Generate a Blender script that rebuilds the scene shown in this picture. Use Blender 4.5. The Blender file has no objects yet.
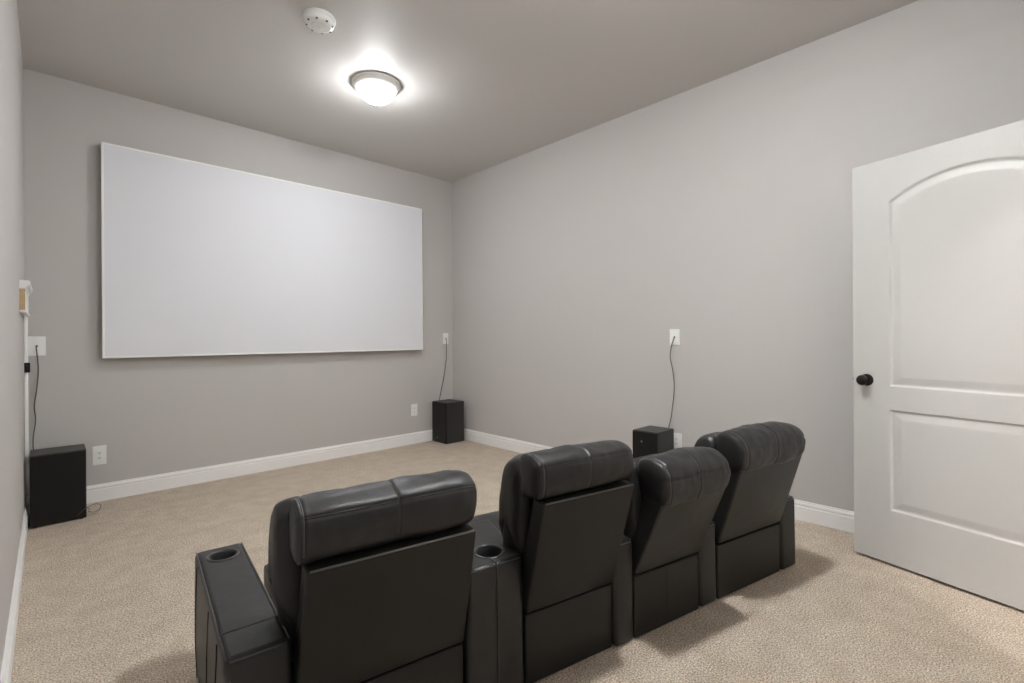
import bpy, bmesh, math, random
from mathutils import Vector, Matrix, noise

random.seed(4)
SC = bpy.context.scene
COL = SC.collection
PI = math.pi

# ------------------------------------------------------------------ camera
FPX, YAW, CY, PITCH, ROLL = 483.53, 0.763918, 337.24, -0.001139, -0.006205
CAM_H = 1.153
F = Vector((math.sin(YAW) * math.cos(PITCH), math.cos(YAW) * math.cos(PITCH), math.sin(PITCH)))
R0 = Vector((math.cos(YAW), -math.sin(YAW), 0)); U0 = R0.cross(F)
c_, s_ = math.cos(ROLL), math.sin(ROLL)
RR, UU = R0 * c_ + U0 * s_, U0 * c_ - R0 * s_
cam_d = bpy.data.cameras.new('camera'); cam = bpy.data.objects.new('camera', cam_d); COL.objects.link(cam)
M = Matrix((RR, UU, -F)).transposed().to_4x4(); M.translation = Vector((0, 0, CAM_H))
cam.matrix_world = M
cam_d.sensor_width = 36.0; cam_d.lens = FPX * 36.0 / 1024.0
cam_d.shift_y = -(341.5 - CY) / 1024.0
cam_d.clip_start = 0.01; cam_d.clip_end = 60
SC.camera = cam

# ------------------------------------------------------------------ world, exposure
w = bpy.data.worlds.new('world'); SC.world = w; w.use_nodes = True
w.node_tree.nodes['Background'].inputs[0].default_value = (0.9, 0.95, 1.0, 1)
w.node_tree.nodes['Background'].inputs[1].default_value = 0.6
SC.view_settings.view_transform = 'Standard'
SC.view_settings.look = 'None'
SC.view_settings.gamma = 1.0
SC.view_settings.use_curve_mapping = False
SC.view_settings.exposure = 0.80
LAMP_NEAR, LAMP_FAR, HALL_FILL = 86.0, 190.0, 60.0

# ------------------------------------------------------------------ room size
XL, XR, YB, YF, H = -0.113, 3.380, 4.524, -0.34, 2.944
BASE_H, BASE_T = 0.1215, 0.0142

# ------------------------------------------------------------------ materials
def lin(c):
    return tuple(((v / 255) / 12.92 if v / 255 <= 0.04045 else ((v / 255 + 0.055) / 1.055) ** 2.4) for v in c) + (1,)

def mat(name, rgb, rough=0.5, spec=0.5, metal=0.0, bump=None, var=None, coat=0.0, emit=None):
    m = bpy.data.materials.new(name); m.use_nodes = True
    nt = m.node_tree; b = nt.nodes['Principled BSDF']
    b.inputs['Base Color'].default_value = lin(rgb)
    b.inputs['Roughness'].default_value = rough
    b.inputs['Specular IOR Level'].default_value = spec
    b.inputs['Metallic'].default_value = metal
    b.inputs['Coat Weight'].default_value = coat
    tc = nt.nodes.new('ShaderNodeTexCoord')
    if var:   # (scale, other colour, detail)
        n = nt.nodes.new('ShaderNodeTexNoise'); n.inputs['Scale'].default_value = var[0]
        n.inputs['Detail'].default_value = var[2] if len(var) > 2 else 3
        nt.links.new(tc.outputs['Object'], n.inputs['Vector'])
        r = nt.nodes.new('ShaderNodeValToRGB')
        lo, hi = (var[3] if len(var) > 3 else (0.35, 0.65))
        r.color_ramp.elements[0].position = lo; r.color_ramp.elements[1].position = hi
        r.color_ramp.elements[0].color = lin(rgb); r.color_ramp.elements[1].color = lin(var[1])
        nt.links.new(n.outputs['Fac'], r.inputs['Fac']); nt.links.new(r.outputs['Color'], b.inputs['Base Color'])
    if bump:  # list of (scale, strength, distance, detail)
        prev = None
        for sc, st, di, de in bump:
            n = nt.nodes.new('ShaderNodeTexNoise'); n.inputs['Scale'].default_value = sc; n.inputs['Detail'].default_value = de
            nt.links.new(tc.outputs['Object'], n.inputs['Vector'])
            bp = nt.nodes.new('ShaderNodeBump'); bp.inputs['Strength'].default_value = st; bp.inputs['Distance'].default_value = di
            nt.links.new(n.outputs['Fac'], bp.inputs['Height'])
            if prev: nt.links.new(prev.outputs['Normal'], bp.inputs['Normal'])
            prev = bp
        nt.links.new(prev.outputs['Normal'], b.inputs['Normal'])
    if emit:
        b.inputs['Emission Color'].default_value = (emit[0], emit[1], emit[2], 1); b.inputs['Emission Strength'].default_value = emit[3]
    return m

WALL = mat('wall_paint', (197, 193.5, 190.5), 0.6, 0.35, bump=[(160, 0.12, 0.0015, 3)])
CEIL = mat('ceiling_paint', (211, 208, 205), 0.50, 0.25, bump=[(110, 0.25, 0.002, 4)])
TRIM = mat('trim_paint', (246, 245, 243), 0.38, 0.5)
DOORM = mat('door_paint', (192, 191, 188), 0.42, 0.5, bump=[(220, 0.05, 0.0006, 2)])
PLATE = mat('white_plastic', (244, 244, 242), 0.35, 0.5)
SLOT = mat('dark_slot', (40, 38, 36), 0.6)
LEATHER = mat('black_leather', (31, 31, 31), 0.42, 0.42, var=(9, (38, 37, 37), 4), bump=[(520, 0.28, 0.0008, 3), (16, 0.25, 0.006, 5)])
PANEL = mat('black_vinyl', (30, 29, 27), 0.5, 0.35, bump=[(650, 0.2, 0.0006, 3), (9, 0.12, 0.004, 3)])
THREAD = mat('seam_thread', (84, 83, 81), 0.5, 0.4)
CUPR = mat('cup_plastic', (52, 52, 53), 0.28, 0.5)
CUPD = mat('cup_dark', (8, 8, 8), 0.6, 0.3)
FOOT = mat('black_plastic_foot', (18, 18, 18), 0.5)
SPK = mat('speaker_black', (22, 21, 21), 0.5, 0.3, bump=[(900, 0.3, 0.0008, 2)])
SPKT = mat('speaker_top_black', (40, 39, 37), 0.4, 0.5, bump=[(300, 0.15, 0.0008, 3)])
SCREEN = mat('screen_fabric', (229, 230, 234), 0.75, 0.2, bump=[(900, 0.05, 0.0004, 2)])
SCRF = mat('screen_frame_white', (246, 245, 242), 0.5, 0.4)
SCRD = mat('screen_frame_dark', (70, 69, 66), 0.5, 0.4)
NICKEL = mat('brushed_nickel', (235, 233, 230), 0.45, 0.5, metal=0.05)
BRONZE = mat('dark_bronze', (34, 30, 28), 0.3, 0.5, metal=0.6)
WIRE = mat('grey_cable', (88, 84, 80), 0.5)
WOOD = mat('bare_wood', (205, 180, 142), 0.6, 0.3, var=(30, (190, 163, 124), 3))
def glow_mat(strength):
    m = mat('lit_glass', (250, 250, 248), 0.3, 0.4, emit=(0.982, 0.995, 1.008, strength)); nt = m.node_tree
    tc = nt.nodes.new('ShaderNodeTexCoord'); sp = nt.nodes.new('ShaderNodeSeparateXYZ'); mr = nt.nodes.new('ShaderNodeMapRange')
    mr.inputs['From Min'].default_value = -0.045; mr.inputs['From Max'].default_value = -0.138   # rim of the bowl to its lowest point
    mr.inputs['To Min'].default_value = 0.03 * strength; mr.inputs['To Max'].default_value = 1.5 * strength
    nt.links.new(tc.outputs['Object'], sp.inputs['Vector']); nt.links.new(sp.outputs['Z'], mr.inputs['Value'])
    nt.links.new(mr.outputs['Result'], nt.nodes['Principled BSDF'].inputs['Emission Strength'])
    return m
GLOW = glow_mat(LAMP_NEAR)
LED = mat('badge_silver', (150, 150, 152), 0.3, 0.5, metal=0.8)

def carpet_material():
    m = bpy.data.materials.new('beige_carpet'); m.use_nodes = True
    nt = m.node_tree; b = nt.nodes['Principled BSDF']; L = nt.links
    b.inputs['Roughness'].default_value = 0.95; b.inputs['Specular IOR Level'].default_value = 0.1
    b.inputs['Sheen Weight'].default_value = 0.05
    tc = nt.nodes.new('ShaderNodeTexCoord')
    def nz(sc, de, ro=0.5):
        n = nt.nodes.new('ShaderNodeTexNoise'); n.inputs['Scale'].default_value = sc
        n.inputs['Detail'].default_value = de; n.inputs['Roughness'].default_value = ro
        L.new(tc.outputs['Object'], n.inputs['Vector']); return n
    def ramp(n, a, ca, c, cc):
        r = nt.nodes.new('ShaderNodeValToRGB'); e = r.color_ramp.elements
        e[0].position = a; e[1].position = c; e[0].color = lin(ca); e[1].color = lin(cc)
        L.new(n.outputs['Fac'], r.inputs['Fac']); return r
    fine = ramp(nz(165, 4, 0.75), 0.38, (144, 125, 104), 0.61, (246, 233, 215))
    mid = ramp(nz(9, 4, 0.6), 0.35, (238, 236, 234), 0.65, (255, 255, 255))
    mx = nt.nodes.new('ShaderNodeMix'); mx.data_type = 'RGBA'; mx.blend_type = 'MULTIPLY'; mx.inputs['Factor'].default_value = 1.0
    L.new(fine.outputs['Color'], mx.inputs['A']); L.new(mid.outputs['Color'], mx.inputs['B'])
    L.new(mx.outputs['Result'], b.inputs['Base Color'])
    v = nt.nodes.new('ShaderNodeTexVoronoi'); v.inputs['Scale'].default_value = 190
    L.new(tc.outputs['Object'], v.inputs['Vector'])
    b1 = nt.nodes.new('ShaderNodeBump'); b1.inputs['Strength'].default_value = 0.6; b1.inputs['Distance'].default_value = 0.006; b1.invert = True
    L.new(v.outputs['Distance'], b1.inputs['Height'])
    b2 = nt.nodes.new('ShaderNodeBump'); b2.inputs['Strength'].default_value = 0.5; b2.inputs['Distance'].default_value = 0.02
    L.new(nz(45, 5, 0.6).outputs['Fac'], b2.inputs['Height']); L.new(b1.outputs['Normal'], b2.inputs['Normal'])
    L.new(b2.outputs['Normal'], b.inputs['Normal'])
    return m
CARPET = carpet_material()

# ------------------------------------------------------------------ helpers
def obj(name, bm, m, parent=None, smooth=False, angle=None):
    me = bpy.data.meshes.new(name)
    bmesh.ops.recalc_face_normals(bm, faces=bm.faces[:])
    bm.to_mesh(me); bm.free()
    for x in (m if isinstance(m, (list, tuple)) else [m]): me.materials.append(x)
    if smooth:
        me.polygons.foreach_set('use_smooth', [True] * len(me.polygons))
        if angle: me.set_sharp_from_angle(angle=math.radians(angle))
    o = bpy.data.objects.new(name, me); COL.objects.link(o)
    if parent: o.parent = parent
    return o

def tag(o, label, cat, group=None):
    o['label'] = label; o['category'] = cat
    if group: o['group'] = group
    return o

def thing(name, label, cat, loc=(0, 0, 0), rz=0, group=None):
    o = bpy.data.objects.new(name, None); COL.objects.link(o)
    o.empty_display_size = 0.1
    o.location = loc; o.rotation_euler = (0, 0, rz)
    return tag(o, label, cat, group)

def struct(o):
    o['kind'] = 'structure'; return o

def box(bm, x0, x1, y0, y1, z0, z1, bev=0, seg=2, mi=0):
    vs = [bm.verts.new(p) for p in ((x0, y0, z0), (x1, y0, z0), (x1, y1, z0), (x0, y1, z0), (x0, y0, z1), (x1, y0, z1), (x1, y1, z1), (x0, y1, z1))]
    fs = [bm.faces.new([vs[i] for i in q]) for q in ((0, 3, 2, 1), (4, 5, 6, 7), (0, 1, 5, 4), (1, 2, 6, 5), (2, 3, 7, 6), (3, 0, 4, 7))]
    for f in fs: f.material_index = mi
    if bev:
        es = list({e for f in fs for e in f.edges})
        bmesh.ops.bevel(bm, geom=es, offset=bev, segments=seg, profile=0.5, affect='EDGES', material=mi)
    return vs

def hexa(bm, pts, bev=0, seg=3):
    vs = [bm.verts.new(p) for p in pts]
    fs = [bm.faces.new([vs[i] for i in q]) for q in ((0, 3, 2, 1), (4, 5, 6, 7), (0, 1, 5, 4), (1, 2, 6, 5), (2, 3, 7, 6), (3, 0, 4, 7))]
    if bev:
        bmesh.ops.bevel(bm, geom=list({e for f in fs for e in f.edges}), offset=bev, segments=seg, profile=0.5, affect='EDGES')

def lathe(bm, prof, n=48, c=(0, 0, 0), sx=1, sy=1, axis='z', mi=0):
    rings = []
    for r, z in prof:
        if r < 1e-6:
            p = (0, 0, z)
            rings.append([bm.verts.new(axp(p, c, axis))])
        else:
            rings.append([bm.verts.new(axp((r * math.cos(2 * PI * k / n) * sx, r * math.sin(2 * PI * k / n) * sy, z), c, axis)) for k in range(n)])
    for a, b in zip(rings, rings[1:]):
        if len(a) == 1 and len(b) == 1: continue
        for k in range(n):
            k2 = (k + 1) % n
            if len(a) == 1: f = bm.faces.new((a[0], b[k], b[k2]))
            elif len(b) == 1: f = bm.faces.new((a[k], b[0], a[k2]))
            else: f = bm.faces.new((a[k], b[k], b[k2], a[k2]))
            f.material_index = mi
def axp(p, c, axis):
    if axis == 'z': q = p
    elif axis == 'x': q = (p[2], p[0], p[1])
    else: q = (p[0], p[2], p[1])
    return (q[0] + c[0], q[1] + c[1], q[2] + c[2])

def crom(pts, per, closed=True):
    out = []; n = len(pts)
    rng = range(n) if closed else range(n - 1)
    for i in rng:
        g = lambda k: Vector(pts[k % n]) if closed else Vector(pts[max(0, min(n - 1, k))])
        p0, p1, p2, p3 = g(i - 1), g(i), g(i + 1), g(i + 2)
        for j in range(per):
            t = j / per
            out.append(0.5 * ((2 * p1) + (p2 - p0) * t + (2 * p0 - 5 * p1 + 4 * p2 - p3) * t * t + (3 * p1 - p0 - 3 * p2 + p3) * t ** 3))
    if not closed: out.append(Vector(pts[-1]))
    return out

def tube(bm, pts, r, n=8, smooth_per=6):
    P = crom(pts, smooth_per, closed=False) if smooth_per else [Vector(p) for p in pts]
    rings = []; up = None
    for i, p in enumerate(P):
        t = (P[min(i + 1, len(P) - 1)] - P[max(i - 1, 0)]).normalized()
        if up is None: up = Vector((0, 0, 1)) if abs(t.z) < 0.9 else Vector((1, 0, 0))
        a = t.cross(up).normalized(); up = a.cross(t).normalized()
        rings.append([bm.verts.new(p + a * (r * math.cos(2 * PI * k / n)) + up * (r * math.sin(2 * PI * k / n))) for k in range(n)])
    for a, b in zip(rings, rings[1:]):
        for k in range(n): bm.faces.new((a[k], a[(k + 1) % n], b[(k + 1) % n], b[k]))
    bm.faces.new(rings[0]); bm.faces.new(rings[-1][::-1])

def sweep(bm, prof, p0, p1, nrm, m0=0.0, m1=0.0):
    """prof (t,z) extruded from p0 to p1; t along nrm; m0/m1 mitre slopes"""
    p0 = Vector((*p0, 0)); p1 = Vector((*p1, 0)); d = (p1 - p0).normalized(); nrm = Vector((*nrm, 0))
    A = [bm.verts.new(p0 + nrm * t + d * (t * m0) + Vector((0, 0, z))) for t, z in prof]
    B = [bm.verts.new(p1 + nrm * t - d * (t * m1) + Vector((0, 0, z))) for t, z in prof]
    n = len(prof)
    for i in range(n): bm.faces.new((A[i], A[(i + 1) % n], B[(i + 1) % n], B[i]))
    bm.faces.new(A[::-1]); bm.faces.new(B)

# ------------------------------------------------------------------ room shell
T = 0.12
DX0, DX1, DTOP = 1.860, 2.798, 2.045     # doorway in the rear wall
bm = bmesh.new(); box(bm, XL - T, XR + T, YF - 1.6, YB + T, -0.1, 0); struct(obj('floor', bm, CARPET))
bm = bmesh.new(); box(bm, XL - T, XR + T, YF - 1.6, YB + T, H, H + 0.1); struct(obj('ceiling', bm, CEIL))
bm = bmesh.new(); box(bm, XL - T, XR + T, YB, YB + T, 0, H); struct(obj('wall_back', bm, WALL))
bm = bmesh.new(); box(bm, XR, XR + T, YF - 1.6, YB, 0, H); struct(obj('wall_right', bm, WALL))
bm = bmesh.new(); box(bm, XL - T, XL, YF - 1.6, YB, 0, H); struct(obj('wall_left', bm, WALL))
bm = bmesh.new()
box(bm, XL, DX0, YF - T, YF, 0, H); box(bm, DX1, XR, YF - T, YF, 0, H); box(bm, DX0, DX1, YF - T, YF, DTOP, H)
struct(obj('wall_rear', bm, WALL))
bm = bmesh.new(); box(bm, XL, XR, YF - 1.6 - T, YF - 1.6, 0, H); struct(obj('wall_hall', bm, WALL))

bp = [(0, 0), (BASE_T, 0), (BASE_T, BASE_H * .70), (BASE_T * .62, BASE_H * .72), (BASE_T * .62, BASE_H * .76), (BASE_T * .86, BASE_H * .80), (BASE_T * .80, BASE_H * .87),
      (BASE_T * .45, BASE_H * .93), (BASE_T * .40, BASE_H * .985), (BASE_T * .25, BASE_H), (0, BASE_H)]
bm = bmesh.new(); sweep(bm, bp, (XL, YB), (XR, YB), (0, -1), 1, 1); struct(obj('baseboard_back', bm, TRIM))
bm = bmesh.new(); sweep(bm, bp, (XR, YB), (XR, YF), (-1, 0), 1, 1); struct(obj('baseboard_right', bm, TRIM))
bm = bmesh.new(); sweep(bm, bp, (XL, YF), (XL, YB), (1, 0), 1, 1); struct(obj('baseboard_left', bm, TRIM))
bm = bmesh.new(); sweep(bm, bp, (DX0 - 0.06, YF), (XL, YF), (0, 1), 0, 1); sweep(bm, bp, (XR, YF), (DX1 + 0.06, YF), (0, 1), 1, 0)
struct(obj('baseboard_rear', bm, TRIM))
bm = bmesh.new()
box(bm, DX0 - 0.06, DX0, YF, YF + 0.016, 0, DTOP + 0.06, 0.003); box(bm, DX1, DX1 + 0.06, YF, YF + 0.016, 0, DTOP + 0.06, 0.003)
box(bm, DX0 - 0.06, DX1 + 0.06, YF, YF + 0.017, DTOP, DTOP + 0.06, 0.003)
box(bm, DX0 - 0.001, DX0 + 0.012, YF - T, YF, 0, DTOP); box(bm, DX1 - 0.012, DX1 + 0.001, YF - T, YF, 0, DTOP)
struct(obj('trim_1', bm, TRIM))

# ------------------------------------------------------------------ door (swung open, two moulded panels, arched top)
DA = Vector((3.0583, 0.5958, 0.015)); DD = Vector((-0.2733, -0.9619, 0)); DN = Vector((-0.9619, 0.2733, 0))
DWID, DHT, DTH = 0.93, 2.012, 0.035
def door_depth(s, z):
    m = 0.166; L_, R_ = m, DWID - m; c = DWID / 2
    # lower panel
    def prof(d):   # d inside distance
        if d <= 0: return 0
        if d < 0.010: return -0.0075 * math.sin(d / 0.010 * PI / 2)
        if d < 0.016: return -0.0075
        if d < 0.046: return -0.0075 + 0.0055 * (d - 0.016) / 0.030
        return -0.002
    d1 = min(s - L_, R_ - s, z - 0.265, 0.763 - z)
    # upper panel with arc top
    hs = 1.796; rise = 0.096; hw = (R_ - L_) / 2; rad = (hw * hw + rise * rise) / (2 * rise)
    zc = hs + rise - rad
    da = rad - math.hypot(s - c, z - zc) if z > zc else 1
    d2 = min(s - L_, R_ - s, z - 0.880, da)
    return prof(max(d1, d2))
def axis_samples(lo, hi, fine, step=0.02, fs=0.0025, marks=()):
    vals = [lo]; x = lo
    while x < hi - 1e-6:
        near = any(a <= x + 1e-9 < b for a, b in fine)
        x = min(hi, x + (fs if near else step))
        nxt = [a for a, b in fine if vals[-1] < a < x]
        if nxt and not near: x = nxt[0]
        vals.append(x)
    return vals
ss = axis_samples(0, DWID, [(0.155, 0.22), (0.71, 0.775)], 0.012, 0.003)
zs = axis_samples(0, DHT, [(0.255, 0.315), (0.715, 0.775), (0.87, 0.935), (1.72, 1.90)], 0.025, 0.003)
door = thing('door', 'white two-panel door with arched upper panel, swung open near the right wall', 'door', DA)
bm = bmesh.new()
def dpt(s, z, dep): return DD * s + DN * dep + Vector((0, 0, z))
g = [[bm.verts.new(dpt(s, z, door_depth(s, z))) for s in ss] for z in zs]
for i in range(len(zs) - 1):
    for j in range(len(ss) - 1): bm.faces.new((g[i][j], g[i][j + 1], g[i + 1][j + 1], g[i + 1][j]))
bk = [[bm.verts.new(dpt(s, z, -DTH)) for s in (0, DWID)] for z in (0, DHT)]
bm.faces.new((bk[0][0], bk[1][0], bk[1][1], bk[0][1]))
bm.faces.new([g[i][0] for i in range(len(zs))] + [bk[1][0], bk[0][0]])
bm.faces.new([g[i][-1] for i in range(len(zs))] + [bk[1][1], bk[0][1]])
bm.faces.new(g[0] + [bk[0][1], bk[0][0]]); bm.faces.new(g[-1] + [bk[1][1], bk[1][0]])
door_leaf = obj('door_leaf', bm, DOORM, door, True, 40)
kb = bmesh.new()
prof = [(0, 0.062), (0.012, 0.0615), (0.021, 0.058), (0.026, 0.050), (0.0265, 0.043), (0.023, 0.036), (0.014, 0.030), (0.0115, 0.022), (0.012, 0.012), (0.024, 0.010), (0.030, 0.006), (0.031, 0.0), (0, 0)]
lathe(kb, prof, 40)
knob = obj('door_knob', kb, BRONZE, door, True, 50)
q = DN.to_track_quat('Z', 'Y'); knob.rotation_mode = 'QUATERNION'; knob.rotation_quaternion = q
knob.location = DD * 0.063 + DN * 0.0 + Vector((0, 0, 0.905)); knob['label'] = 'dark bronze round door knob'
lb = bmesh.new()
pts = []
for dz in (-0.028, 0.028): pass
box(lb, -0.0015, 0.003, -0.012, 0.012, -0.028, 0.028, 0.001); box(lb, -0.009, 0, -0.006, 0.006, -0.008, 0.008, 0.002)
latch = obj('latch', lb, BRONZE, door)
latch.location = -DN * (DTH / 2) + Vector((0, 0, 0.905)); latch.rotation_euler = (0, 0, math.atan2(DD.y, DD.x))
for hz in (0.2, 1.0, 1.8):
    hb_ = bmesh.new(); lathe(hb_, [(0, hz - 0.045), (0.006, hz - 0.045), (0.006, hz + 0.045), (0, hz + 0.045)], 14, c=tuple(DD * (DWID + 0.006) + DN * 0.003))
    obj('hinge', hb_, BRONZE, door, True, 40)

# ------------------------------------------------------------------ projection screen
SY = YB - 0.070; k_ = (YB - 0.07) / 4.484
sx0, sx1, sz0, sz1 = 0.272, 2.930, 1.0175, 2.545
scr = thing('projection_screen', 'large blank white projection screen mounted on the back wall', 'projection screen', ((sx0 + sx1) / 2, YB, sz0))
W2 = (sx1 - sx0) / 2; HH = sz1 - sz0
bm = bmesh.new(); n = 60
box(bm, -W2 + 0.012, W2 - 0.012, -0.0685, -0.060, 0.012, HH - 0.012)
obj('screen_fabric', bm, SCREEN, scr)
bm = bmesh.new()
for a in ((-W2, -W2 + 0.014, 0, HH), (W2 - 0.014, W2, 0, HH)): box(bm, a[0], a[1], -0.070, -0.056, a[2], a[3], 0.002)
for a in ((-W2, W2, 0, 0.014), (-W2, W2, HH - 0.014, HH)): box(bm, a[0], a[1], -0.0702, -0.056, a[2], a[3], 0.002)
obj('white_border', bm, SCRF, scr)
bm = bmesh.new()
e_ = 0.004
box(bm, -W2 + e_, -W2 + 0.04, -0.056, -0.001, e_, HH - e_); box(bm, W2 - 0.04, W2 - e_, -0.056, -0.001, e_, HH - e_)
box(bm, -W2 + e_, W2 - e_, -0.056, -0.001, e_, 0.04); box(bm, -W2 + e_, W2 - e_, -0.056, -0.001, HH - 0.04, HH - e_)
box(bm, -0.02, 0.02, -0.056, -0.02, 0.04, HH - 0.04)
obj('rear_frame', bm, SCRD, scr)['label'] = 'dark rear frame'

# ------------------------------------------------------------------ ceiling lights
def ceiling_light(x, y, label, m):
    t = thing('ceiling_light', label, 'ceiling light', (x, y, H), 0, None); t.scale = (0.93, 0.93, 0.95)
    b = bmesh.new()
    lathe(b, [(0, 0), (0.176, 0), (0.180, -0.006), (0.178, -0.014), (0.170, -0.017), (0.172, -0.024), (0.165, -0.034), (0.152, -0.043), (0.143, -0.047), (0.136, -0.045), (0.132, -0.030), (0, -0.028)], 64)
    o = obj('metal_rim', b, NICKEL, t, True, 45)
    b = bmesh.new()
    pr = [(0.1345 * math.cos(a), -0.040 - 0.098 * math.sin(a)) for a in [k * PI / 2 / 14 for k in range(15)]]
    pr[-1] = (0, -0.138); lathe(b, pr, 64)
    obj('glass_dome', b, m, t, True)
    b = bmesh.new(); lathe(b, [(0, -0.136), (0.010, -0.138), (0.012, -0.141), (0.008, -0.144), (0.009, -0.149), (0.005, -0.154), (0, -0.155)], 24)
    obj('finial', b, NICKEL, t, True)
    return t
ceiling_light(1.682, 3.125, 'round flush ceiling light with glowing glass dome and nickel rim', GLOW)
GLOW2 = glow_mat(LAMP_FAR)
ceiling_light(1.50, 0.85, 'matching ceiling light nearer the door, above the recliners', GLOW2)
# added fill light, unseen, in the hallway behind the doorway
hl = bpy.data.lights.new('hall_fill', 'AREA'); hl.shape = 'DISK'; hl.size = 0.35; hl.energy = HALL_FILL; hl.color = (1, 0.97, 0.93)
ho = bpy.data.objects.new('hall_fill', hl); ho.location = (0.5, YF - 1.2, H - 0.03); COL.objects.link(ho)

# smoke detector
t = thing('smoke_detector', 'round white smoke detector on the ceiling beside the light', 'smoke detector', (1.102, 2.690, H)); t.scale = (1.15, 1.15, 1.25)
b = bmesh.new(); lathe(b, [(0, 0), (0.072, 0), (0.074, -0.004), (0.074, -0.012), (0.070, -0.016), (0, -0.016)], 56); obj('mounting_base', b, PLATE, t, True, 35)
b = bmesh.new(); lathe(b, [(0, -0.014), (0.068, -0.014), (0.0685, -0.026), (0.064, -0.034), (0.052, -0.040), (0.046, -0.041), (0.044, -0.039), (0.038, -0.0385), (0.036, -0.042), (0, -0.043)], 56)
cover = obj('cover', b, PLATE, t, True, 35)
for k in range(8):
    a = 2 * PI * k / 8 + 0.2; x, y = 0.0585 * math.cos(a), 0.0585 * math.sin(a)
    b = bmesh.new(); box(b, x - 0.004, x + 0.004, y - 0.004, y + 0.004, -0.0385, -0.034); obj('vent_slot', b, SLOT, cover)
b = bmesh.new(); lathe(b, [(0, -0.044), (0.013, -0.044), (0.013, -0.0425), (0, -0.0425)], 24, c=(0.012, 0.008, -0.0005)); obj('test_button', b, PLATE, t, True, 40)

# ------------------------------------------------------------------ wall plates
def wall_plate(name, label, cat, loc, rz, wdt, hgt, kind, group=None):
    """local: plate in XZ plane, facing -Y"""
    t = thing(name, label, cat, loc, rz, group)
    b = bmesh.new(); box(b, -wdt / 2, wdt / 2, -0.006, 0, -hgt / 2, hgt / 2, 0.0025, 2); obj('face_plate', b, PLATE, t)
    if kind == 'duplex':
        for dz in (0.0195, -0.0195):
            b = bmesh.new(); lathe(b, [(0, -0.0085), (0.0165, -0.0085), (0.0175, -0.0075), (0.0175, -0.004), (0, -0.004)], 24, c=(0, 0, dz), axis='y', sy=0.82)
            r = obj('receptacle', b, PLATE, t, True, 40)
            b = bmesh.new()
            box(b, -0.0075, -0.0050, -0.0088, -0.007, dz - 0.002, dz + 0.007); box(b, 0.0050, 0.0075, -0.0088, -0.007, dz - 0.001, dz + 0.006)
            box(b, -0.002, 0.002, -0.0088, -0.007, dz - 0.010, dz - 0.006)
            obj('slot', b, SLOT, r)
        b = bmesh.new(); lathe(b, [(0, -0.008), (0.003, -0.0075), (0.003, -0.005), (0, -0.005)], 12, axis='y'); obj('screw', b, NICKEL, t)
    elif kind == 'decora':
        b = bmesh.new(); box(b, -0.0165, 0.0165, -0.0085, -0.004, -0.0335, 0.0335, 0.0015); r = obj('receptacle', b, PLATE, t)
        for dz in (0.017, -0.017):
            b = bmesh.new()
            box(b, -0.0075, -0.0050, -0.0089, -0.007, dz - 0.002, dz + 0.006); box(b, 0.0050, 0.0075, -0.0089, -0.007, dz - 0.001, dz + 0.005)
            box(b, -0.002, 0.002, -0.0089, -0.007, dz - 0.009, dz - 0.005); obj('slot', b, SLOT, r)
    else:
        b = bmesh.new(); lathe(b, [(0, -0.0095), (0.0045, -0.0095), (0.006, -0.0085), (0.0065, -0.005), (0, -0.005)], 16, axis='y'); obj('cable_port', b, SLOT, t, True, 40)
        for dz in (hgt * .36, -hgt * .36):
            b = bmesh.new(); lathe(b, [(0, -0.007), (0.0028, -0.0068), (0.003, -0.005), (0, -0.005)], 12, c=(0, 0, dz), axis='y'); obj('screw', b, PLATE, t)
    return t
wall_plate('cable_plate', 'wide white cable wall plate left of the screen with a cord hanging from it', 'wall plate', (-0.058, YB, 1.110), 0, 0.086, 0.130, 'cable')
wall_plate('power_outlet', 'white power outlet low on the back wall beside the large black speaker', 'outlet', (0.2565, YB, 0.327), 0, 0.076, 0.135, 'decora')
wall_plate('cable_plate', 'narrow white cable wall plate right of the screen near the corner', 'wall plate', (3.276, YB, 1.137), 0, 0.080, 0.125, 'cable')
wall_plate('power_outlet', 'white power outlet low on the back wall left of the corner speaker', 'outlet', (2.856, YB, 0.366), 0, 0.078, 0.128, 'duplex')
wall_plate('cable_plate', 'white cable wall plate on the right wall above the recliners', 'wall plate', (XR, 1.768, 1.142), -PI / 2, 0.080, 0.122, 'cable')
wall_plate('power_outlet', 'white power outlet low on the right wall partly behind a speaker', 'outlet', (XR, 1.757, 0.366), -PI / 2, 0.080, 0.124, 'decora')

# ------------------------------------------------------------------ small fittings by the left corner
t = thing('wall_ledge', 'short white moulded wall ledge with bare wood end, high on the left wall', 'wall ledge', (XL, 3.70, 1.30))
b = bmesh.new(); box(b, 0, 0.022, 0.004, 0.60, 0.012, 0.135, 0.001); obj('front_board', b, TRIM, t)
b = bmesh.new(); box(b, 0, 0.0225, 0, 0.004, 0.014, 0.134); obj('end_grain', b, WOOD, t)['label'] = 'bare wood end'
b = bmesh.new(); sweep(b, [(0, 0.128), (0.024, 0.128), (0.027, 0.140), (0.036, 0.150), (0.040, 0.158), (0.040, 0.172), (0, 0.176)], (0, 0.62), (0, -0.012), (1, 0)); obj('cap_moulding', b, TRIM, t)
b = bmesh.new(); box(b, 0, 0.027, -0.006, 0.61, 0, 0.013, 0.002); obj('bottom_lip', b, TRIM, t)
b = bmesh.new(); box(b, 0, 0.014, -0.045, 0.045, 0, 0.94, 0.003); box(b, 0.014, 0.016, -0.020, 0.020, 0, 0.94)
rw = obj('cable_raceway', b, TRIM); rw.location = (XL, 4.385, 0.362)
tag(rw, 'slim white vertical cable raceway on the left wall below the ledge', 'cable raceway')
t = thing('wall_sensor', 'tiny black box stuck to the white vertical raceway in the left corner', 'sensor', (-0.100, 4.3395, 0.976))
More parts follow.
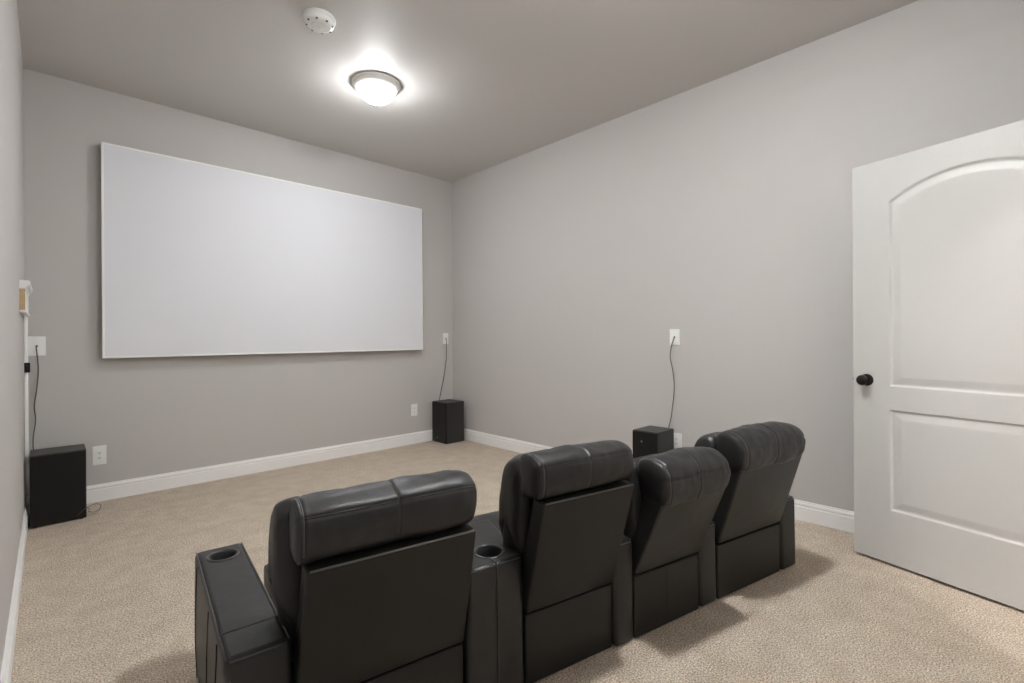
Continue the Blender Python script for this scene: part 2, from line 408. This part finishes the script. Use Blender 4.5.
b = bmesh.new(); box(b, -0.014, 0.014, -0.018, 0, -0.031, 0.031, 0.004, 3); obj('housing', b, SPK, t)
b = bmesh.new(); lathe(b, [(0, -0.0195), (0.004, -0.019), (0.005, -0.0175), (0, -0.0175)], 16, c=(0, 0, 0.012), axis='y'); obj('lens', b, CUPR, t, True)

# ------------------------------------------------------------------ speakers
def speaker(label, x0, x1, y0, y1, h, face, badge, group=None):
    """face: 'y' grille toward -Y ; 'x' grille toward -X"""
    w_, d_ = x1 - x0, y1 - y0
    t = thing('speaker', label, 'speaker', ((x0 + x1) / 2, (y0 + y1) / 2, 0), 0, group)
    hx, hy = w_ / 2, d_ / 2; g_ = 0.016
    b = bmesh.new()
    if face == 'y': box(b, -hx, hx, -hy + g_, hy, 0.005, h, 0.004, 2)
    else: box(b, -hx + g_, hx, -hy, hy, 0.005, h, 0.004, 2)
    cab = obj('cabinet', b, SPKT, t)
    b = bmesh.new()
    if face == 'y': box(b, -hx + 0.003, hx - 0.003, -hy, -hy + g_ + 0.002, 0.006, h - 0.003, 0.006, 3)
    else: box(b, -hx, -hx + g_ + 0.002, -hy + 0.003, hy - 0.003, 0.006, h - 0.003, 0.006, 3)
    gr = obj('grille', b, SPK, t)
    if badge:
        b = bmesh.new()
        bx, bz = badge
        if face == 'y': lathe(b, [(0, -0.002), (0.006, -0.0015), (0.0065, 0.001), (0, 0.001)], 20, c=(bx, -hy, bz), axis='y')
        else: lathe(b, [(0, -0.002), (0.006, -0.0015), (0.0065, 0.001), (0, 0.001)], 20, c=(-hx, bx, bz), axis='x')
        obj('badge', b, LED, gr)['label'] = 'small silver round badge'
    for sx in (-1, 1):
        for sy in (-1, 1):
            b = bmesh.new(); lathe(b, [(0, 0), (0.010, 0), (0.012, 0.013), (0, 0.013)], 16, c=(sx * (hx - 0.025), sy * (hy - 0.025), 0)); obj('foot', b, FOOT, t)
    b = bmesh.new(); yy = hy if face == 'y' else 0
    if face == 'y': box(b, -0.03, 0.03, hy - 0.002, hy + 0.002, h * .4, h * .55)
    else: box(b, hx - 0.004, hx + 0.0005, -0.03, 0.03, h * .4, h * .55)
    obj('terminal_panel', b, CUPR, t)
    return t
speaker('large flat-fronted black speaker on the carpet in the left corner', -0.090, 0.171, 4.150, 4.400, 0.442, 'y', None)
speaker('tall black speaker standing in the far right corner beyond the screen', 3.064, 3.314, 4.232, 4.490, 0.445, 'x', (0.03, 0.055))
speaker('black speaker by the right wall behind the recliners, silver badge on its side', 3.110, 3.361, 1.770, 1.972, 0.460, 'x', (0.02, 0.385))

# ------------------------------------------------------------------ cables
def cable(label, pts, r, cat='cable'):
    b = bmesh.new(); tube(b, pts, r, 8, 8)
    return tag(obj('speaker_cable', b, WIRE, None, True), label, cat)
yb = YB
cable('grey cable hanging from the left wall plate down to the large speaker',
      [(-0.060, yb - 0.010, 1.108), (-0.060, yb - 0.022, 1.095), (-0.054, yb - 0.020, 1.02), (-0.052, yb - 0.014, 0.93), (-0.060, yb - 0.012, 0.82),
       (-0.072, yb - 0.014, 0.71), (-0.066, yb - 0.02, 0.62), (-0.078, yb - 0.045, 0.50), (-0.07, yb - 0.085, 0.40), (-0.02, yb - 0.108, 0.30), (0.03, yb - 0.119, 0.22)], 0.0032)
cable('grey cable hanging from the plate right of the screen to the corner speaker',
      [(3.279, yb - 0.010, 1.135), (3.279, yb - 0.022, 1.12), (3.276, yb - 0.020, 1.04), (3.279, yb - 0.016, 0.93), (3.262, yb - 0.014, 0.80),
       (3.235, yb - 0.012, 0.66), (3.205, yb - 0.012, 0.54), (3.180, yb - 0.012, 0.44), (3.18, yb - 0.012, 0.34), (3.18, yb - 0.030, 0.21)], 0.0035)
cable('grey cable hanging on the right wall from its plate to the speaker behind the recliners',
      [(XR - 0.010, 1.766, 1.140), (XR - 0.022, 1.769, 1.125), (XR - 0.018, 1.790, 1.06), (XR - 0.014, 1.800, 0.99), (XR - 0.012, 1.782, 0.90), (XR - 0.012, 1.770, 0.80),
       (XR - 0.012, 1.774, 0.70), (XR - 0.010, 1.786, 0.62), (XR - 0.008, 1.798, 0.54), (XR - 0.008, 1.83, 0.42), (XR - 0.009, 1.87, 0.30)], 0.0032)
cable('thin loose wire loop beside the base of the large left speaker',
      [(0.125, 4.144, 0.030), (0.155, 4.142, 0.060), (0.184, 4.150, 0.075), (0.215, 4.175, 0.076), (0.240, 4.19, 0.060), (0.238, 4.19, 0.036), (0.212, 4.20, 0.018), (0.185, 4.25, 0.014), (0.192, 4.33, 0.010), (0.16, 4.418, 0.014)], 0.0017)

# ------------------------------------------------------------------ recliners
def soft(bm, prof, u0, u1, r=0.05, k=0.25, r0=None, k0=None, useams=(), pseams=(), per=6, puff=0.012, wr=0.0025, nu=26, wingfix=None, seed=0.0, crown=0.0):
    """prof (y,z) closed control polygon, extruded along x with rounded ends, seam grooves and gentle wrinkles"""
    P = [Vector((p[0], p[1])) for p in crom([(a, b, 0) for a, b in prof], per)]
    n = len(P); c = sum(P, Vector((0, 0))) / n
    # seams across the profile: index of control point
    inset = [0.0] * n
    for s in pseams: inset[(s * per) % n] = 1.0
    us = set()
    for i in range(nu + 1): us.add(round(u0 + (u1 - u0) * i / nu, 5))
    for e in (u0, u1):
        sg = 1 if e == u0 else -1
        rr_ = (r0 or r) if e == u0 else r
        for f in (0.0, 0.04, 0.12, 0.25, 0.42, 0.65, 0.85, 1.0): us.add(round(e + sg * rr_ * f, 5))
    for s in useams:
        for f in (-0.007, -0.003, 0, 0.003, 0.007): us.add(round(s + f, 5))
    us = sorted(us)
    rings = []
    for u in us:
        left = u - u0 < u1 - u
        ra, ka = ((r0 or r), (k0 if k0 is not None else k)) if left else (r, k)
        q = max(0.0, 1 - min(u - u0, u1 - u) / ra)
        sc = 1 - ka * (1 - math.sqrt(max(0, 1 - q * q)))
        gs = sum(max(0, 1 - abs(u - s) / 0.006) for s in useams)
        tt = (u - u0) / (u1 - u0); cr = crown * 4 * tt * (1 - tt)
        ring = []
        for i, p in enumerate(P):
            t_ = (P[(i + 1) % n] - P[i - 1]); nn = Vector((t_.y, -t_.x)).normalized()
            if (p - c).dot(nn) < 0: nn = -nn
            dsm = min([abs(i - s * per) for s in pseams] + [99]) * 0.006
            w_ = noise.noise(Vector((u * 55 + seed, dsm * 12, 3.1))) * wr * 0.55 * math.exp(-dsm / 0.03) + noise.noise(Vector((u * 9 + seed, p.x * 14, p.y * 14))) * wr + noise.noise(Vector((u * 26 + seed, p.x * 30, p.y * 30))) * wr * 0.5
            off = w_ - 0.0035 * min(1, gs) - 0.0035 * inset[i] + cr * max(0, nn.y)
            v = c + (p - c) * sc + nn * off
            uu = u
            if wingfix:      # narrows below the armrest tops so the cushion fits between them
                f = max(0.0, min(1.0, (v.y - wingfix[0]) / (wingfix[1] - wingfix[0]))); um_ = (u0 + u1) / 2
                uu = um_ + (u - um_) * (f + (1 - f) * wingfix[2])
            ring.append(bm.verts.new((uu, v.x, v.y)))
        rings.append(ring)
    for a, b in zip(rings, rings[1:]):
        for i in range(n): bm.faces.new((a[i], a[(i + 1) % n], b[(i + 1) % n], b[i]))
    for ring, u, sg in ((rings[0], us[0], -1), (rings[-1], us[-1], 1)):
        prev = ring; cen = sum((v.co for v in ring), Vector()) / n
        for f, h in ((0.93, 0.35), (0.75, 0.7), (0.45, 0.93)):
            nr = [bm.verts.new(cen + (v.co - cen) * f + Vector((sg * puff * h, 0, 0))) for v in ring]
            for i in range(n): bm.faces.new((prev[i], prev[(i + 1) % n], nr[(i + 1) % n], nr[i]))
            prev = nr
        cv = bm.verts.new(cen + Vector((sg * puff, 0, 0)))
        for i in range(n): bm.faces.new((prev[i], prev[(i + 1) % n], cv))
    return us, [[v.co.copy() for v in ring] for ring in rings], per

def seam_along(data, parent, idx, ua, ub, off=0.0, m=None, rad=0.0024, name='seam'):
    us, rings, per = data; i = idx * per
    pts = [rings[j][i] + Vector((0, -off, off * 0.5)) for j, u in enumerate(us) if ua <= u <= ub]
    b = bmesh.new(); tube(b, pts, rad, 6, 0); return obj(name, b, m or SLOT, parent, True)
def seam_around(data, parent, u, ia, ib, m=None, rad=0.0022):
    us, rings, per = data; j = min(range(len(us)), key=lambda k: abs(us[k] - u)); n = len(rings[j])
    pts = [rings[j][k % n] for k in range(ia * per, ib * per + 1)]
    b = bmesh.new(); tube(b, pts, rad, 6, 0); return obj('seam', b, m or SLOT, parent, True)

def apply_boolean(o, cutter):
    md = o.modifiers.new('cut', 'BOOLEAN'); md.operation = 'DIFFERENCE'; md.object = cutter; md.solver = 'EXACT'
    dg = bpy.context.evaluated_depsgraph_get(); dg.update()
    me = bpy.data.meshes.new_from_object(o.evaluated_get(dg)); o.modifiers.clear(); o.data = me
    me.name = o.name
    cm = cutter.data; bpy.data.objects.remove(cutter); bpy.data.meshes.remove(cm)

def add_armrest(seat, seat_base, seat_rz, base, rz, wid, length, hr, hf, flare=0.0, cup=None, rear_seam=False, cross=None):
    """arm-local frame: x across, y forward, origin rear-left floor corner"""
    b = bmesh.new()
    z0 = 0.005
    # side outline (y,z): rear vertical, rounded top, slightly bulging front
    N = 12
    hexa(b, [(0, 0, z0), (wid, 0, z0), (wid + flare, length - 0.03, z0), (0, length - 0.03, z0), (0, 0.004, hr), (wid, 0.004, hr), (wid + flare, length, hf), (0, length, hf)])
    bmesh.ops.subdivide_edges(b, edges=[e for e in b.edges if abs((e.verts[0].co - e.verts[1].co).y) > 0.2], cuts=10, use_grid_fill=True)
    bmesh.ops.subdivide_edges(b, edges=[e for e in b.edges if abs((e.verts[0].co - e.verts[1].co).z) > 0.2], cuts=5, use_grid_fill=True)
    for v in b.verts:   # padded bulge of the sides and the front
        tz = (v.co.z - z0) / (hf - z0); ty = v.co.y / length
        bul = math.sin(PI * min(1, max(0, tz))) * 0.006
        if v.co.x < 0.001: v.co.x -= bul * (0.4 + 0.6 * math.sin(PI * ty))
        if v.co.x > wid - 0.001: v.co.x += bul * 0.3 * math.sin(PI * ty)
        if ty > 0.93: v.co.y += math.sin(PI * min(1, max(0, tz))) * 0.012
    sharp = [e for e in b.edges if len(e.link_faces) == 2 and e.calc_face_angle(0) > math.radians(50)]
    bmesh.ops.bevel(b, geom=sharp, offset=0.017, segments=4, profile=0.5, affect='EDGES')
    arm = obj('armrest', b, LEATHER, seat, True, 50)
    def flat_top():
        for p in arm.data.polygons:
            if p.normal.z > 0.985: p.use_smooth = False
    flat_top()
    # place in the seat's frame
    Mi = (Matrix.Translation(Vector((*seat_base, 0))) @ Matrix.Rotation(seat_rz, 4, 'Z')).inverted()
    Mw = Matrix.Translation(Vector((*base, 0))) @ Matrix.Rotation(rz, 4, 'Z')
    ML = Mi @ Mw
    arm.location = ML.translation; arm.rotation_euler = (0, 0, rz - seat_rz)
    slope = (hf - hr) / length
    def top(y): return hr + slope * y
    if cup:
        cx, cy, cr = cup; zt = top(cy)
        cb = bmesh.new(); lathe(cb, [(0, zt - 0.075), (cr * 0.80, zt - 0.075), (cr * 0.80, zt + 0.05), (0, zt + 0.05)], 40, c=(cx, cy, 0))
        cut = obj('cutter', cb, CUPD); cut.parent = seat; cut.location = arm.location; cut.rotation_euler = arm.rotation_euler
        bpy.context.view_layer.update(); apply_boolean(arm, cut); flat_top()
        cb = bmesh.new()
        lathe(cb, [(cr * 0.79, -0.07), (cr * 0.795, 0.0), (cr * 0.84, 0.0035), (cr * 0.93, 0.0045), (cr, 0.002), (cr * 1.01, -0.002), (cr * 0.9, -0.003)], 48, c=(cx, cy, zt))
        lathe(cb, [(0, -0.068), (cr * 0.79, -0.068), (cr * 0.79, -0.066), (0, -0.066)], 48, c=(cx, cy, zt), mi=1)
        ch = obj('cup_holder', cb, [CUPR, CUPD], arm, True, 50); ch['label'] = 'round black plastic cup holder ring'
    # piping and seams
    sb = bmesh.new(); e = 0.006
    for x in ((-0.001 + e, wid - e) if not flare else (-0.001 + e,)):
        tube(sb, [(x, 0.012, top(0) - 0.001), (x, length * .3, top(length * .3) - 0.001), (x, length * .7, top(length * .7) - 0.001), (x, length - 0.012, top(length) - 0.002)], 0.0022, 6, 3)
    tube(sb, [(0.012, 0.005, hr - 0.006), (wid / 2, 0.005, hr - 0.006), (wid - 0.012, 0.005, hr - 0.006)], 0.0020, 6, 2)
    if cross: tube(sb, [(0.004, cross, top(cross) + 0.0), (wid - 0.004, cross, top(cross) + 0.0)], 0.0018, 6, 0)
    obj('piping', sb, THREAD, arm, True)
    def seam(pts, r, per):
        vb = bmesh.new(); tube(vb, pts, r, 6, per); obj('side_seam', vb, SLOT, arm, True)
    if cross:
        for y in (cross - 0.01, cross + 0.17, length - 0.10): seam( [(-0.0035, y, 0.03), (-0.0075, y, hf * .5), (-0.0015, y, top(y) - 0.016)], 0.0016, 4)
    if rear_seam:
        x = wid * 0.5
        seam([(x, -0.0002, 0.03), (x, 0.0015, hr * .6), (x, 0.004, hr - 0.018), (x, 0.012, hr - 0.003), (x - 0.003, 0.04, hr + 0.0004)], 0.0028, 3)
    for y in (0.05, length - 0.09):
        fb = bmesh.new(); box(fb, 0.03, wid - 0.03, y, y + 0.04, 0.0, 0.018, 0.002); obj('foot', fb, FOOT, arm)
    return arm

def recliner(label, p0, p1, rz, zt, zp, lean, flush, seed, mid_seam=False, ext=(0.0, 0.0), wing=0.010, zs=0.242, lmar=0.0):
    """p0,p1 floor points of the lower rear panel's left and right ends; zt crest height, zp top of the back shell"""
    wid = (Vector(p1) - Vector(p0)).length
    t = thing('theater_recliner', label, 'recliner', (*p0, 0), rz, 'black recliners joined in one row')
    W = wid; dz = zt - 0.768; dl = lean - 0.103
    g_ = 0.006
    b = bmesh.new(); box(b, g_, W - g_, 0.004, 0.05, 0.006, zs - 0.004, 0.006, 3); lp = obj('lower_panel', b, PANEL, t, True, 40)
    if mid_seam:
        b = bmesh.new(); tube(b, [(W * .48, 0.0035, 0.03), (W * .48, 0.0035, zs - 0.01)], 0.0010, 6, 0); obj('seam', b, SLOT, lp)
    b = bmesh.new(); box(b, 0.008 + lmar, W - 0.008, 0.05, 0.70, 0.02, 0.20, 0.01); obj('seat_base', b, PANEL, t, True, 40)
    # leaning back shell
    th = 0.060; e0, e1 = ext; tt = th if not flush else 0.125
    b = bmesh.new()
    hexa(b, [(g_, 0, zs + .004), (W - g_, 0, zs + .004), (W - g_, th + .02, zs + .004), (g_, th + .02, zs + .004),
             (e0, -lean, zp), (W + e1, -lean, zp), (W + e1, -lean + tt, zp + 0.006), (e0, -lean + tt, zp + 0.006)], 0.006 if not flush else 0.012, 3)
    shell = obj('back_shell', b, PANEL if not flush else LEATHER, t, True, 40)
    if not flush:
        b = bmesh.new(); tube(b, [(e0 + 0.008, -lean + 0.0025, zp + 0.0005), (W + e1 - 0.008, -lean + 0.0025, zp + 0.0005)], 0.0030, 6, 0)
        obj('piping', b, THREAD, shell, True)  # piping in a lighter colour that paints the highlight along the shell's top edge
    # headrest roll (rear lobe)
    if not flush:
        pr = [(-0.030, zp + 0.006 - dz), (-0.072, zp + 0.010 - dz), (-0.094, 0.642), (-0.103, 0.690), (-0.099, 0.735), (-0.078, 0.755), (-0.040, 0.766), (0.000, 0.760), (0.020, 0.732), (0.022, 0.68), (0.005, 0.625)]
        A = dict(r=0.055, k=0.20, r0=0.020, k0=0.08)
    else:
        pr = [(-0.020, 0.604), (-0.086, 0.606), (-0.106, 0.622), (-0.116, 0.662), (-0.113, 0.706), (-0.096, 0.738), (-0.064, 0.760), (-0.025, 0.767), (0.006, 0.756), (0.022, 0.72), (0.018, 0.65)]
        A = dict(r=0.075, k=0.22, r0=0.030, k0=0.10)
    pr = [(y - dl * (1 if y < -0.02 else 0.6), z + dz) for y, z in pr]
    b = bmesh.new(); um = W * (0.52 if flush else 0.50); u2 = 0.010 if not flush else 0.040
    ua, ub = ((-0.004 if flush else -0.014) + e0, W + 0.004 + e1)
    dat = soft(b, pr, ua, ub, useams=(um, u2), pseams=(4,), seed=seed, wr=0.0050, crown=0.003 if not flush else 0.012, nu=44, puff=0.010, **A)
    hr_ = obj('headrest', b, LEATHER, t, True)
    seam_along(dat, hr_, 4, ua + 0.012, ub - 0.010)
    seam_along(dat, hr_, 4, ua + 0.012, ub - 0.010, -0.0045, THREAD, 0.0009, 'stitching')['label'] = 'lighter grey stitching'
    seam_around(dat, hr_, um, 1, 7)
    seam_around(dat, hr_, u2, 2, 7, THREAD)
    # back cushion (front lobe)
    pf = [(0.010, 0.69), (0.022, 0.730), (0.056, 0.744), (0.096, 0.726), (0.122, 0.680), (0.138, 0.61), (0.148, 0.54), (0.152, 0.47), (0.158, 0.40), (0.165, 0.33), (0.13, 0.29), (0.07, 0.29), (0.02, 0.42), (0.000, 0.56)]
    pf = [(y - dl * 0.5, z + dz * max(0, min(1, (z - 0.3) / 0.4))) for y, z in pf]
    b = bmesh.new(); soft(b, pf, -wing, W + 0.010, 0.05, 0.14, useams=(0.03, W - 0.03), seed=seed + 5, wr=0.005, puff=0.014, wingfix=(0.42, 0.50, (W - 0.02) / (W + 0.02 + wing)))
    obj('back_cushion', b, LEATHER, t, True)
    # seat cushion and footrest
    ps_ = [(0.16, 0.19), (0.16, 0.30), (0.30, 0.318), (0.50, 0.325), (0.66, 0.318), (0.735, 0.295), (0.745, 0.25), (0.70, 0.20), (0.45, 0.185)]
    b = bmesh.new(); soft(b, ps_, 0.012 + lmar, W - 0.012, 0.03, 0.06, seed=seed + 9, puff=0.004, wr=0.003, crown=0.004)
    obj('seat_cushion', b, LEATHER, t, True)
    b = bmesh.new(); soft(b, [(0.695, 0.06), (0.70, 0.185), (0.735, 0.195), (0.76, 0.17), (0.765, 0.10), (0.745, 0.05), (0.71, 0.045)], 0.015 + lmar, W - 0.015, 0.03, 0.15, seed=seed + 11, puff=0.004)
    obj('footrest', b, LEATHER, t, True)
    return t

def ang(p0, p1): return math.atan2(p1[1] - p0[1], p1[0] - p0[0])
D = math.radians
S1 = ((0.436, 1.252), (0.910, 1.152)); S2 = ((1.116, 1.111), (1.497, 1.021)); S3 = ((1.588, 1.000), (1.966, 0.921)); S4 = ((2.084, 0.897), (2.561, 0.793))
rz1, rz2, rz3, rz4 = D(-10.5), D(-12.0), D(-12.0), D(-12.3)
r1 = recliner('leftmost black leather recliner, widest, with ledge below its headrest roll', *S1, rz1, 0.762, 0.602, 0.103, False, 1.3, ext=(0.014, -0.016), wing=0.034, zs=0.222)
add_armrest(r1, S1[0], rz1, (0.286, 1.258), D(-6.0), 0.148, 0.725, 0.408, 0.412, cup=(0.074, 0.630, 0.049), cross=0.13)
add_armrest(r1, S1[0], rz1, (0.914, 1.149), D(-9.5), 0.206, 0.38, 0.440, 0.425, flare=0.10, cup=(0.128, 0.092, 0.054), rear_seam=True)
r2 = recliner('second recliner from the left, separate headrest roll, between a cup-holder console and a narrow armrest', *S2, rz2, 0.780, 0.632, 0.103, False, 4.1, ext=(0.006, 0.006), wing=0.014, lmar=0.085)
add_armrest(r2, S2[0], rz2, (1.494, 1.020), D(-12), 0.098, 0.40, 0.385, 0.400)
r3 = recliner('third recliner from the left, its back set lowest of the row', *S3, rz3, 0.698, 0.572, 0.132, True, 7.7, mid_seam=True, ext=(0.026, 0.006), wing=0.012)
add_armrest(r3, S3[0], rz3, (1.970, 0.920), D(-12), 0.112, 0.40, 0.345, 0.380)
r4 = recliner('rightmost recliner nearest the white door, its back upright and rounded', *S4, rz4, 0.740, 0.612, 0.108, True, 9.9, ext=(0.014, 0.004), wing=0.012)
add_armrest(r4, S4[0], rz4, (2.566, 0.790), D(-12.3), 0.126, 0.40, 0.343, 0.36)
